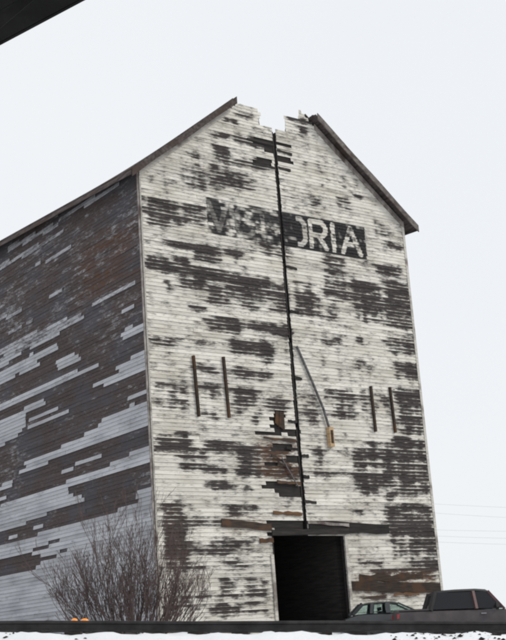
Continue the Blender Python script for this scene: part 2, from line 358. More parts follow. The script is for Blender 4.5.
# ------------------------------------------------------------------ railway track on the low bank in front
track = empty('railway_track', ground_pt(0, 17.7, crest(0)))
tag(track, 'dark steel rails on timber ties across the snowy bank in the foreground', 'railway track')
inv = Matrix.Translation(-track.location)
def tw(r, d, z): return ground_pt(r, d, z) - track.location
def rail_z(r): return 1.085 - 0.0343 * r
for dd in (17.0, 18.45):
    prof = [(-0.07, 0), (0.07, 0), (0.07, 0.012), (0.011, 0.03), (0.011, 0.095), (0.036, 0.105), (0.036, 0.135), (0.025, 0.143), (-0.025, 0.143), (-0.036, 0.135), (-0.036, 0.105), (-0.011, 0.095), (-0.011, 0.03), (-0.07, 0.012)]
    rings = []
    for i in range(49):
        r = -24 + i
        rings.append([tw(r, dd + a, rail_z(r) + h + 0.004 * math.sin(r * 1.7)) for a, h in prof])
    m = MB(); m.loft(rings); m.build('rail', M['steel'], track)
for i in range(40):
    r = -11 + i * 0.56 + random.uniform(-0.05, 0.05)
    m = MB(); z = rail_z(r); a = random.uniform(-0.03, 0.03)
    c = []
    for zz in (z - 0.17, z - 0.004 - random.uniform(0, 0.015)):
        for d_, s in ((16.72 + random.uniform(-.1, .08), -1), (16.72 + random.uniform(-.1, .08), 1), (18.95, 1), (18.95, -1)):
            c.append(tw(r + s * 0.11 + (a if d_ > 17 else 0), d_, zz))
    m.add(c, [(3, 2, 1, 0), (4, 5, 6, 7), (0, 1, 5, 4), (1, 2, 6, 5), (2, 3, 7, 6), (3, 0, 4, 7)])
    m.build('tie', M['tie'], track)
# dark cinders and clods poking through the snow below the rail
m = MB()
for i in range(1500):
    r = random.uniform(-9, 9); d = random.uniform(15.4, 16.55)
    if mnoise.noise(Vector((r * 0.9, d, 4))) < 0.02: continue
    s = random.uniform(0.006, 0.022) * (1.7 if random.random() < 0.12 else 1)
    p = ground_pt(r, d, land(r, d) + s * 0.2)
    o6 = [(1, 0, 0), (0, 1, 0), (-1, 0, 0), (0, -1, 0), (0, 0, 1), (0, 0, -1)]
    m.add([p + Vector((q[0] * 1.5, q[1] * 1.5, q[2] * .7)) * s * random.uniform(0.6, 1.5) for q in o6], [(0, 1, 4), (1, 2, 4), (2, 3, 4), (3, 0, 4), (1, 0, 5), (2, 1, 5), (3, 2, 5), (0, 3, 5)])
cl = m.build('cinders', M['tar'])
tag(cl, 'dark cinders and clods scattered through the snow below the rail', 'cinders', kind='stuff')

# ------------------------------------------------------------------ the leaning grain elevator
W_, L_, H_, P_ = 13.97, 16.0, 19.0, 24.57       # width, depth, eave height, gable peak
Z0 = 0.55
PITCHG = (P_ - H_) / (W_ / 2)
RISE = 0.068                                    # the eaves climb towards the back
elev = empty('grain_elevator')
elev.matrix_world = Matrix(((0.99953762, 0.01005940, -0.02869416, 0.38886657), (-0.00942792, 0.99971223, 0.02205848, -0.24945877), (0.02890780, -0.02177775, 0.99934482, -0.13737805), (0, 0, 0, 1)))
tag(elev, 'tall derelict wooden grain elevator with peeling white boards and broken gable peak', 'grain elevator')
front = MB()
SEAM0, SEAM1 = 6.785, 6.965
DX0, DX1, DZ = 5.2, 8.76, 4.93
def xl(z): return max(0.0, (z - H_) / PITCHG)
# sheathing behind the clapboards, in pieces around the door, the split and the broken peak
def plate(poly): front.prism(poly, 'y', 0.02, 0.14)
plate([(0.0, Z0 - .4), (DX0, Z0 - .4), (DX0, DZ), (SEAM0, DZ), (SEAM0, 21.9), (6.2, 22.0), (6.1, 22.9), (5.2, 22.95), (4.95, H_ + 4.95 * PITCHG - .1), (0.0, H_)])
plate([(DX1, Z0 - .4), (W_, Z0 - .4), (W_, H_), (W_ - 4.95, H_ + 4.95 * PITCHG - .1), (7.75, 22.75), (7.6, 22.1), (SEAM1, 22.0), (SEAM1, DZ), (DX1, DZ)])
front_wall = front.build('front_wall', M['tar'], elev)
m = MB(); m.prism([(0.16, Z0 - .4), (L_, Z0 - .4), (L_, H_ + RISE * L_), (0.16, H_)], 'x', 0.02, 0.14)
side_wall = m.build('side_wall', M['inside'], elev)
m = MB(); m.prism([(0.16, Z0 - .4), (L_, Z0 - .4), (L_, H_ + RISE * L_), (0.16, H_)], 'x', W_ - 0.14, W_ - 0.01)
m.build('far_side_wall', M['dark'], elev)
m = MB(); m.prism([(0.15, Z0 - .4), (W_ - .15, Z0 - .4), (W_ - .15, H_ + RISE * L_ - .1), (W_ / 2, H_ + RISE * L_ + 1.4), (0.15, H_ + RISE * L_ - .1)], 'y', L_ - .12, L_ - .01)
m.build('rear_wall', M['dark'], elev)
m = MB()                                         # the grain bins inside, with the driveway through them
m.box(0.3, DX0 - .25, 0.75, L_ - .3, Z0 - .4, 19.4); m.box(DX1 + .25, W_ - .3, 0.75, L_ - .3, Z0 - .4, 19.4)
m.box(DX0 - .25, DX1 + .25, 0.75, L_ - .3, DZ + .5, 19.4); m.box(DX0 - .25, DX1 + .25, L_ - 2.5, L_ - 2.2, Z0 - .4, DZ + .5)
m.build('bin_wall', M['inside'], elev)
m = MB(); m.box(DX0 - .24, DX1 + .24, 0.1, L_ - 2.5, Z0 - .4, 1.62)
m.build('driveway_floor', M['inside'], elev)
pass
for q in ((-0.06, DX0 - .02, -0.10, 0.5), (DX1 + .02, W_ + .06, -0.10, 0.5), (-0.06, 0.5, 0.51, L_), (W_ - .5, W_ + .06, 0.51, L_)):
    m = MB(); m.box(*q, -1.2, Z0 + .45); m.build('foundation', M['concrete'], elev)

# ---- clapboards
RW = 0.15
VS = (0.0, 0.24, 0.5, 0.78, 1.0)               # points across a board, butt edge to top
def fnoise(x, z, s=0.0): return mnoise.noise(Vector((x, z * 1.0, s)))
def soft_rect(x, z, R, sx=0.16, sz=0.10):
    fx = min(sstep(R[0] - sx, R[0] + sx, x), 1 - sstep(R[1] - sx, R[1] + sx, x))
    if fx <= 0: return 0.0
    fz = min(sstep(R[2] - sz, R[2] + sz, z), 1 - sstep(R[3] - sz, R[3] + sz, z))
    return fx * fz * R[4]

# the old name painted across the gable: white letters on a black band
LET = {'V': [((0, 1), (.5, 0)), ((.5, 0), (1, 1))], 'I': [((.5, 0), (.5, 1))], 'C': [((1, .85), (.75, 1)), ((.75, 1), (.25, 1)), ((.25, 1), (0, .8)), ((0, .8), (0, .2)), ((0, .2), (.25, 0)), ((.25, 0), (.75, 0)), ((.75, 0), (1, .15))],
       'T': [((0, 1), (1, 1)), ((.5, 0), (.5, 1))], 'O': [((.25, 1), (.75, 1)), ((.75, 1), (1, .8)), ((1, .8), (1, .2)), ((1, .2), (.75, 0)), ((.75, 0), (.25, 0)), ((.25, 0), (0, .2)), ((0, .2), (0, .8)), ((0, .8), (.25, 1))],
       'R': [((0, 0), (0, 1)), ((0, 1), (.75, 1)), ((.75, 1), (1, .85)), ((1, .85), (1, .62)), ((1, .62), (.75, .48)), ((.75, .48), (0, .48)), ((.5, .48), (1, 0))],
       'A': [((0, 0), (.5, 1)), ((.5, 1), (1, 0)), ((.2, .34), (.8, .34))]}
WORD = [('V', 3.22, 4.10), ('I', 4.25, 4.45), ('C', 4.62, 5.38), ('T', 5.52, 6.28), ('O', 7.30, 8.13), ('R', 8.45, 9.27), ('I', 9.50, 9.90), ('A', 10.20, 11.22)]
SX0, SX1, SZ0, SZ1 = 3.0, 11.56, 16.86, 18.40
def letter(x, z):
    for ch, a, b in WORD:
        if x < a - .2 or x > b + .2: continue
        for (p, q) in LET[ch]:
            px, pz = a + p[0] * (b - a), 17.06 + p[1] * 1.14; qx, qz = a + q[0] * (b - a), 17.06 + q[1] * 1.14
            dx, dz = qx - px, qz - pz; t = max(0, min(1, ((x - px) * dx + (z - pz) * dz) / (dx * dx + dz * dz + 1e-9)))
            if math.hypot(x - px - t * dx, z - pz - t * dz) < 0.115: return 1.0
    return 0.0

ROWF = [random.Random(77 + i).uniform(-1, 1) for i in range(211)]
def front_wear(x, z, row):
    xs = x + 0.34 * fnoise(row * 3.7, x * .5, 2) + 0.12 * fnoise(row * 7.7, x * 2.2, 3); zs = z + 0.13 * fnoise(x * .7, row * .6, 5)
    v_in = (z - Z0 - .45) / RW - row                       # 0 at the butt edge of the board, 1 at its top
    rf = ROWF[row % len(ROWF)]
    keep = 1.0
    for R in PEEL:
        if R[2] - .14 < zs < R[3] + .14:
            v = soft_rect(xs, zs, R, min(.4, .2 + .12 * (R[1] - R[0])), .12)
            if v: keep *= 1 - v
    drip = fnoise(x * 2.3, z * .28, 21) + 0.6 * fnoise(x * 5.1, z * .5, 22)
    pk = (1 - keep) * (0.92 + 0.34 * rf + 0.30 * fnoise(row * 2.9, x * 1.3, 12) + 0.40 * drip)
    w = 0.335 + 0.90 * pk
    w += 0.04 * rf + 0.30 * fnoise(row * 5.3, x * 2.4, 1) + 0.16 * fnoise(x * .4, z * .8, 8) + 0.16 * drip
    # each board is paler along its butt edge and top, darker in between
    edge_pale = (0.55 + 0.75 * fnoise(row * 1.9, x * .9, 15))
    if v_in < .15: w -= 0.14 + 0.75 * pk * edge_pale
    elif v_in < .35: w -= 0.04 + 0.25 * pk * edge_pale
    elif v_in < .9: w += 0.16 * pk
    else: w -= 0.35 * pk * edge_pale
    sign = 0.0
    ex_ = 0.05 * fnoise(row * 6.1, 3, 40)
    if SX0 + .1 < x < SX1 + ex_ and SZ0 < z < SZ1:
        l = letter(x, z); worn = fnoise(x * 2.2, row * 1.7, 9) + .6 * fnoise(x * 6, row * 3.1, 11)
        if x > SEAM1:
            if x < 7.7: l = 0.0
            if x < 8.3: l *= .75
            sign = (1 - l) * max(.3, min(1, 1.05 + .7 * min(0, worn + .25))); w = 0.30 + .25 * worn + (0.40 * max(0, worn) if l else 0)
        else:
            s = 0.68 + 0.7 * fnoise(x * 1.1, z * 2.2, 6) + .35 * worn + (.35 if x < 4.2 and abs(x - 3.45 - (18.3 - z) * .25) < .3 else 0)
            sign = .95 * sstep(.38, .85, s) * (1 - 0.25 * l); w = 0.40 + .12 * (1 - l) + .45 * worn
    rst = 0.0
    for R in RUST: rst = max(rst, soft_rect(x, z, R, .4, .3))
    return (max(0, min(1.25, w)), sign, rst, 1.0)

def clap(name, parent, mat, ax, a0, a1, z0, z1, off, colour, step=0.1, lip=0.032, skew=0.0, wob=0.0):
    """one lapped board; ax 'x' lies on the front wall, ax 'y' on the side wall"""
    n = max(1, round((a1 - a0) / step)); m = MB(); cols = []
    ph = random.uniform(0, 9)
    t1 = random.uniform(0, 0.004)
    for i in range(n + 1):
        a = a0 + (a1 - a0) * i / n
        dz = wob * math.sin(a * 1.1 + ph) + skew * (a - (a0 + a1) / 2)
        bow = 0.006 * math.sin(a * 0.9 + ph * 2)
        sect = [(0.0, 0.0)] + [(v, 1.0) for v in VS]
        for k, (v, on) in enumerate(sect):
            tt = (lip * (1 - v) + t1 * v + bow) * on; zz = z0 + (z1 - z0) * v
            p = (a, -off - max(tt, -.01), zz + dz) if ax == 'x' else (-off - max(tt, -.01), a, zz + dz)
            m.v.append(p); cols.append(colour(a, zz))
    K = len(sect)
    for i in range(n):
        for k in range(K - 1):
            q = (i * K + k, (i + 1) * K + k, (i + 1) * K + k + 1, i * K + k + 1)
            m.f.append(q if ax == 'x' else q[::-1])
    m.f.append(tuple(range(K))); m.f.append(tuple(n * K + q for q in range(K - 1, -1, -1)))
    return m, cols

def cut(iv, a, b):
    out = []
    for (p, q) in iv:
        if b <= p or a >= q: out.append((p, q)); continue
        if a > p: out.append((p, a))
        if b < q: out.append((b, q))
    return out

pieces = []
row = 0; z = Z0 + 0.45
while z < 23.6:
    zc = z + RW / 2
    iv = [(xl(z + RW) + 0.02, W_ - xl(z + RW) - 0.02)]
    j = lambda s: random.uniform(-s, s)
    iv = cut(iv, SEAM0 - .01 + j(.015), SEAM1 + .01 + j(.015))
    if zc < DZ: iv = cut(iv, DX0 - .02, DX1 + .02)
    elif zc < DZ + .5: iv = cut(iv, 5.15 + j(.2), 6.95 + j(.1))
    if zc > 22.95: iv = cut(iv, 5.15 + j(.15), 8.35 + j(.1))
    elif zc > 22.1: iv = cut(iv, 6.15 + j(.12), 7.55 + j(.05))
    for R in GAPS:
        if R[2] - .05 < zc < R[3] + .05: iv = cut(iv, R[0] + j(.18), R[1] + j(.1))
    out = []
    for (a, b_) in iv:
        if b_ - a > 6.5 and random.random() < 0.3:
            c = random.uniform(a + 2, b_ - 2); out += [(a, c - .004), (c + .004, b_)]
        else: out.append((a, b_))
    for (a, b_) in out:
        if b_ - a < 0.12: continue
        near = (a > SEAM1 - .3 and a < SEAM1 + .4) or (b_ > SEAM0 - .5 and b_ < SEAM0 + .3)
        pieces.append((b_ - a, a, b_, z, row, random.uniform(-.012, .012) / max(1, b_ - a) + (random.uniform(-.02, .02) / max(1., b_ - a) if near else 0)))
    z += RW; row += 1
pieces.sort(key=lambda q: -q[0])
rest = MB(); rest_c = []
for i, (ln, a, b_, z, rw, sk) in enumerate(pieces):
    fine = z > SZ0 - .2 and z < SZ1 + .1
    m, cols = clap('siding_board', front_wall, None, 'x', a, b_, z + .004, z + RW + .012, 0.012 + (i % 3) * .001, lambda x, zz, rw=rw: front_wear(x, zz, rw), step=0.05 if fine else 0.1, skew=sk, wob=.003)
    if i < 296: m.build('siding_board', M['front'], front_wall, attrs=cols)
    else: rest.add(m.v, m.f); rest_c += cols
if rest.v:
    o = rest.build('short_siding_boards', M['front'], front_wall, attrs=rest_c); tag(o, kind='stuff')

# ---- side wall: dark planks, and the pale outer siding that is left on them
def inside(y, z, poly):
    c = False; n = len(poly)
    for i in range(n):
        (a, b_), (p, q) = poly[i], poly[(i + 1) % n]
        if (b_ > z) != (q > z) and y < (p - a) * (z - b_) / (q - b_) + a: c = not c
    return c
def side_top(y): return H_ + RISE * y
row = 0; z = Z0 + 0.45
pale_n = 0
while z < H_ + RISE * L_ - .1:
    zc = z + RW / 2
    y0 = 0.02 if z + RW < H_ else (z + RW - H_) / RISE
    if y0 > L_ - .5: break
    c = random.uniform(4, 8) if y0 < 4 else None
    for (a, b_) in ([(y0, c - .005), (c + .005, L_)] if c else [(y0, L_)]):
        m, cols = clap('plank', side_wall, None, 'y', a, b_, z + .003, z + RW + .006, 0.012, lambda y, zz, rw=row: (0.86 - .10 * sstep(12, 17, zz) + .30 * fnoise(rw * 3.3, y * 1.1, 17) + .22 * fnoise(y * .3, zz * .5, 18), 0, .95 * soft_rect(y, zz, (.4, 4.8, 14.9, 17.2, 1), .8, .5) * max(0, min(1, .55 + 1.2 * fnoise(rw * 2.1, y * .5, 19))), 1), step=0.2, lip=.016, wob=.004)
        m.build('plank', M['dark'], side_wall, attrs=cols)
    # runs of pale siding along this course
    st = 0.06; run = None; y = y0
    runs = []
    while y < L_ + st:
        hit = y < L_ - .02 and any(inside(y, zc, P) for P in PALE) and not any(inside(y, zc, P) for P in TORN)
        if hit and run is None: run = y
        if not hit and run is not None:
            if y - run > 0.25: runs.append((run, y))
            run = None
        y += st
    for (a, b_) in runs:
        a += random.uniform(-.05, .12) if a > y0 + .1 else 0; b_ += random.uniform(-.15, .05)
        if b_ - a < .2: continue
        segs = [(a, b_)]
        if b_ - a > 5.0:
            k = random.uniform(a + 2, b_ - 2); segs = [(a, k - .004), (k + .004, b_)]
        thin = 0.30 if z > 14.2 else 0.0
        for (p, q) in segs:
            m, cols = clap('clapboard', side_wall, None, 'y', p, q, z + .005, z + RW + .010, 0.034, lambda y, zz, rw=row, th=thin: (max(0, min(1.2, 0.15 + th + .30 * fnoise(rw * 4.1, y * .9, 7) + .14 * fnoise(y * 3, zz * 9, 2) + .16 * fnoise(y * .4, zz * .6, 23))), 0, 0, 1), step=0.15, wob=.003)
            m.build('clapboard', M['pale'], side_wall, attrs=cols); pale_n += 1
    z += RW; row += 1
print('front boards', len(pieces), 'pale boards', pale_n)

# ---- corner boards
for (x0, x1, y0, y1, mt) in ((-0.012, 0.055, -0.060, -0.034, 'trim'), (W_ - .10, W_ + .03, -0.060, -0.034, 'trim')):
    m = MB(); m.box(x0, x1, y0, y1, Z0 + .45, H_ + .02); m.build('corner_board', M[mt], elev)
m = MB(); m.box(-0.078, -0.05, -0.06, 0.03, Z0 + .45, H_ - .02); m.build('corner_board', M['fascia'], elev)

# ---- roof: planks laid along the building, torn away round the front of the ridge
RZ = P_ + 0.14
OV_F, OV_S = 0.42, 0.55
slope_len = math.hypot(W_ / 2 + OV_S, PITCHG * (W_ / 2 + OV_S))
ux, uz = 1 / math.hypot(1, PITCHG), -PITCHG / math.hypot(1, PITCHG)
nrow = 30; pw = slope_len / nrow
def roof_z(x, y):
    """the roof has sunk: full pitch at the front gable, nearly flat at the back"""
    zf = RZ - PITCHG * x; xe_ = W_ / 2 + OV_S
    zb = RZ - PITCHG * xe_ + RISE * L_ + 0.30 * (xe_ - x)
    t = max(0.0, y) / L_
    return zf + (zb - zf) * t
for side in (-1, 1):
    slope = empty('roof_slope', parent=elev)
    for k in range(nrow):
        s0, s1 = k * pw + .004, (k + 1) * pw - .004
        xm = (k + .5) * pw * ux
        start = -OV_F + random.uniform(-.03, .03)
        lim = 2.0 if side > 0 else 2.2
        if xm < lim + .35: start = random.uniform(7.5, 9.5) if xm < lim else random.uniform(-.3, .4)
        m = MB(); th = 0.10
        c = []
        for yy in (start, L_ + .4):
            for (s, n_) in ((s0, 0), (s1, 0), (s1, th), (s0, th)):
                c.append((W_ / 2 + side * (s * ux + n_ * -uz), yy, roof_z(s * ux, yy) + n_ * ux))
        f = [(0, 1, 2, 3), (7, 6, 5, 4), (0, 4, 5, 1), (1, 5, 6, 2), (2, 6, 7, 3), (3, 7, 4, 0)]
        m.add(c, f if side < 0 else [q[::-1] for q in f]); m.build('plank', M['roof'], slope)
    # barge board along the front edge and a frieze board under it
    xs = 2.08 if side > 0 else 2.28
    xe = W_ / 2 + OV_S
    m = MB()
    for (y0, y1, dz0, dz1) in ((-OV_F - .05, -OV_F - .005, -0.22, 0.10),):
        seg = 14
        for i in range(seg):
            xa = xs + (xe - xs) * i / seg; xb = xs + (xe - xs) * (i + 1) / seg
            ja = .02 * math.sin(i * 7.1 + side); jb = .02 * math.sin((i + 1) * 7.1 + side)
            q = []
            for yy in (y0, y1):
                for (x_, jj) in ((xa, ja), (xb, jb)):
                    zz = RZ - PITCHG * x_
                    q += [(W_ / 2 + side * x_, yy, zz + dz0 + jj), (W_ / 2 + side * x_, yy, zz + dz1 + jj)]
            m.add(q, [(0, 2, 3, 1), (5, 7, 6, 4), (1, 3, 7, 5), (0, 4, 6, 2), (0, 1, 5, 4), (2, 6, 7, 3)])
    m.build('barge_board', M['roof'] if side < 0 else M['rake'], slope)
    m = MB()
    a, b_ = xs + .1, W_ / 2
    m.add([(W_ / 2 + side * x_, yy, RZ - PITCHG * x_ + dz) for yy in (-.085, -.045) for (x_, dz) in ((a, -.42), (b_, -.42), (b_, -.16), (a, -.16))], [(0, 1, 2, 3), (7, 6, 5, 4), (0, 4, 5, 1), (1, 5, 6, 2), (2, 6, 7, 3), (3, 7, 4, 0)])
    m.build('frieze_board', M['trim'] if side < 0 else M['fascia'], slope)
    m = MB()
    m.prism([(-OV_F, 0), (L_ + .4, RISE * L_), (L_ + .4, RISE * L_ - .16), (-OV_F, -.16)], 'x', 0, .035)
    o = m.build('eave_board', M['roof'], slope); o.location = (W_ / 2 + side * xe - (.0 if side > 0 else .035), 0, RZ - PITCHG * xe + .02)
    # broken stubs at the torn edge
    for i in range(5):
        m = MB(); x_ = xs - random.uniform(-.1, .25); yy = -OV_F + .1 + i * .15
        m.beam((W_ / 2 + side * x_, yy, RZ - PITCHG * x_ + .04), (W_ / 2 + side * (x_ + .5), yy, RZ - PITCHG * (x_ + .5) + .04), .10, .05)
        m.build('rafter_stub', M['roof'], slope)

# ---- things fixed to the front wall
def wall_board(name, x0, z0, x1, z1, h, mat, y=-.075, t=.04, jag=0.0):
    """a loose board nailed flat on the wall from (x0, z0) to (x1, z1), height h"""
    n = 6; m = MB(); top = []; bot = []
    for i in range(n + 1):
        f_ = i / n; x = x0 + (x1 - x0) * f_; zz = z0 + (z1 - z0) * f_
        top.append((x, zz + h / 2 + random.uniform(-jag, jag))); bot.append((x, zz - h / 2 + random.uniform(-jag, jag)))
    m.prism(bot + top[::-1], 'y', y - t, y)
    return m.build(name, mat, elev)

for (xa, za, xb, zb) in ((2.01, 11.72, 2.10, 9.37), (3.41, 11.79, 3.50, 9.40), (10.97, 11.15, 11.01, 9.2), (12.07, 11.18, 12.13, 9.21)):
    m = MB(); m.beam((xa, -.10, za), (xb, -.10, zb), .09, .10, up=(0, 1, 0)); m.build('guide_post', M['brown'], elev)
m = MB(); m.tube([(7.12, -.10, 12.55), (7.72, -.12, 11.2), (8.22, -.14, 10.0), (8.44, -.14, 9.2)], .05, 8); pp = m.build('hanging_spout', M['pipe'], elev, smooth=True)
m = MB(); m.box(8.34, 8.56, -.26, -.06, 8.45, 9.25); m.build('spout_mouth', M['tan'], pp)
m = MB(); m.box(8.39, 8.51, -.275, -.262, 8.58, 9.12); m.build('spout_opening', M['brown'], pp)
wall_board('shutter', 5.86, 9.0, 5.98, 9.82, .03, M['brown'])
m = MB(); m.prism([(5.72, 9.30), (6.18, 9.02), (6.20, 9.76), (5.80, 9.80)], 'y', -.09, -.05); m.build('shutter', M['brown'], elev)
wall_board('loose_board', 2.84, 5.40, 5.16, 5.24, .28, M['scorched'], jag=.03)
wall_board('loose_board', 4.55, 4.72, 5.2, 4.74, .16, M['brown'], jag=.02)
wall_board('loose_board', 7.0, 5.30, 11.2, 5.15, .40, M['tar'], y=-.09, jag=.04)
wall_board('door_lintel', 5.1, 5.02, 8.95, 5.06, .22, M['tar'], y=-.14, t=.06, jag=.01)
wall_board('drip_board', 6.9, 5.42, 9.0, 5.30, .10, M['fascia'], y=-.14, t=.05, jag=.02)
wall_board('loose_board', 8.92, 2.92, 13.8, 2.70, .38, M['scorched'], jag=.03)
wall_board('loose_board', 9.4, 3.22, 12.9, 3.18, .26, M['brown'], y=-.06, t=.012, jag=.07)
wall_board('loose_board', 11.1, 2.52, 12.5, 2.50, .10, M['orange'], y=-.125, t=.02, jag=.03)
wall_board('loose_board', 5.6, 6.98, 6.75, 6.93, .12, M['brown'], jag=.03)
wall_board('loose_board', 5.1, 8.70, 6.7, 8.62, .11, M['brown'], jag=.03)
wall_board('loose_board', 5.3, 5.80, 6.7, 5.74, .12, M['orange'], jag=.04)
wall_board('loose_board', 5.7, 7.72, 6.4, 7.55, .08, M['brown'], jag=.03)
wall_board('loose_board', 5.4, 8.0, 6.1, 7.8, .07, M['brown'], jag=.03)
wall_board('loose_board', 5.9, 7.9, 6.6, 6.8, .07, M['pipe'], y=-.10)
# splintered battens along the split
for (za, zb, xo) in ((22.0, 20.2, 6.84), (20.1, 16.3, 6.86), (16.1, 12.9, 6.87), (12.7, 9.4, 6.88), (9.2, 5.5, 6.84)):
    m = MB(); m.beam((xo + random.uniform(-.02, .02), .03, za), (xo + random.uniform(-.02, .02), .03, zb), .07, .05, up=(0, 1, 0)); m.build('split_batten', M['tar'], elev)
for (x0, x1, z_) in ((6.95, 7.42, 14.05), (6.95, 7.5, 15.9), (6.95, 7.28, 11.2), (6.95, 7.30, 8.05), (6.9, 7.5, 6.2), (6.95, 7.25, 7.2), (6.95, 7.75, 21.1), (6.95, 7.6, 20.35), (5.4, 6.8, 21.35), (5.6, 6.8, 20.3), (6.4, 6.8, 9.4), (6.2, 6.8, 8.3)):
    wall_board('splinter', x0, z_ + random.uniform(-.02, .06), x1, z_, random.uniform(.07, .12), M['tar'], y=-.05, t=.03, jag=.02)
# door trim
m = MB(); m.box(DX0 - .16, DX0 - .03, -.10, -.05, Z0 + .5, 4.2); m.build('door_jamb', M['trim'], elev)
m = MB(); m.box(DX1 + .02, DX1 + .16, -.10, -.05, Z0 + .5, DZ - .02); m.build('door_jamb', M['trim'], elev)
m = MB(); m.box(DX0 - .03, DX0 + .05, -.02, .72, Z0 + .5, DZ); m.build('door_jamb', M['tar'], elev)

# ------------------------------------------------------------------ earth ramp up to the driveway
m = MB()
RX0, RX1 = DX0 - .6, DX1 + .6
mw = elev.matrix_world
pts = [mw @ Vector(q) for q in ((RX0, -.12, 1.58), (RX1, -.12, 1.58), (RX1 + .6, -5.0, 0.62), (RX0 - .6, -5.0, 0.62), (RX0, -.12, -.4), (RX1, -.12, -.4), (RX1 + .6, -5.0, -.4), (RX0 - .6, -5.0, -.4))]
m.add(pts, [(3, 2, 1, 0), (4, 5, 6, 7), (0, 1, 5, 4), (1, 2, 6, 5), (2, 3, 7, 6), (3, 0, 4, 7)])
tag(m.build('driveway_ramp', sm), kind='structure')

# ------------------------------------------------------------------ vehicles
M['carpaint'] = plain_material('dark_green_grey_paint', (0.026, 0.030, 0.033), 0.4, 0.0, 0.2, 3, coat=0.4)
M['truckpaint'] = plain_material('dusty_mauve_grey_paint', (0.046, 0.038, 0.041), 0.6, 0.0, 0.3, 3, coat=0.15)
M['trucktop'] = plain_material('black_cab_paint', (0.014, 0.013, 0.014), 0.55, 0.0, 0.3, 3, coat=0.05)
M['pillar'] = plain_material('maroon_pillar_paint', (0.075, 0.030, 0.032), 0.45, 0.0, 0.3, 3)
M['rubber'] = plain_material('tyre_rubber', (0.02, 0.02, 0.02), 0.85, 0.0, 0.2, 8, spec=0.2)
M['rim'] = plain_material('wheel_steel', (0.25, 0.25, 0.26), 0.4, 0.8, 0.2, 8)
M['chrome'] = plain_material('bumper_steel', (0.3, 0.3, 0.31), 0.3, 0.9, 0.2, 8)
M['seat'] = plain_material('seat_cloth', (0.03, 0.03, 0.033), 0.9, 0.0, 0.2, 20, spec=0.2)
M['red'] = plain_material('red_lens', (0.30, 0.018, 0.02), 0.3, 0.0, 0.1, 10)
M['amber'] = plain_material('amber_lens', (0.75, 0.24, 0.02), 0.25, 0.0, 0.15, 10)
M['lens'] = plain_material('clear_lens', (0.6, 0.6, 0.6), 0.15, 0.0, 0.1, 10)
M['clear'] = glass_material('clear_car_glass', (0.88, 0.95, 0.94), 0.10)
M['smoked'] = glass_material('dusty_dark_glass', (0.16, 0.17, 0.19), 0.9)

def ring(x, w, zb, zt):
    h = zt - zb
    half = [(w * .86, zb), (w * .97, zb + .1), (w, zb + h * .45), (w * .985, zt - .16), (w * .95, zt - .04), (w * .86, zt)]
    return [(x, y, z) for y, z in half] + [(x, -y, z) for y, z in half[::-1]]

def wheel(root, x, y, r, w):
    t = MB(); s = 1 if y > 0 else -1
    prof = [(r * .6, -w / 2), (r * .93, -w / 2), (r, -w * .3), (r, w * .3), (r * .93, w / 2), (r * .6, w / 2)]
    n = 24; rings = [[(x + q * math.cos(2 * math.pi * i / n), y + a, r + q * math.sin(2 * math.pi * i / n)) for q, a in prof] for i in range(n)]
    rings.append(rings[0]); t.loft(rings, cap=False)
    wh = t.build('wheel', M['rubber'], root, smooth=True)
    t = MB(); t.tube([(x, y - w * .3, r), (x, y + w * .3, r)], r * .61, 20); t.tube([(x, y + s * w * .3, r), (x, y + s * w * .42, r)], r * .2, 12)
    t.build('rim', M['rim'], wh)

def pane(root, name, quad, mat, t=.008):
    """thin solid pane through four points"""
    q = [Vector(p) for p in quad]; n = (q[1] - q[0]).cross(q[2] - q[0]).normalized() * t
    m = MB(); k = len(q)
    m.add([p - n / 2 for p in q] + [p + n / 2 for p in q], [tuple(range(k - 1, -1, -1)), tuple(range(k, 2 * k))] + [(i, (i + 1) % k, (i + 1) % k + k, i + k) for i in range(k)])
    return m.build(name, mat, root)

def bar(m, a, b, w=.07): m.beam(a, b, w, w)

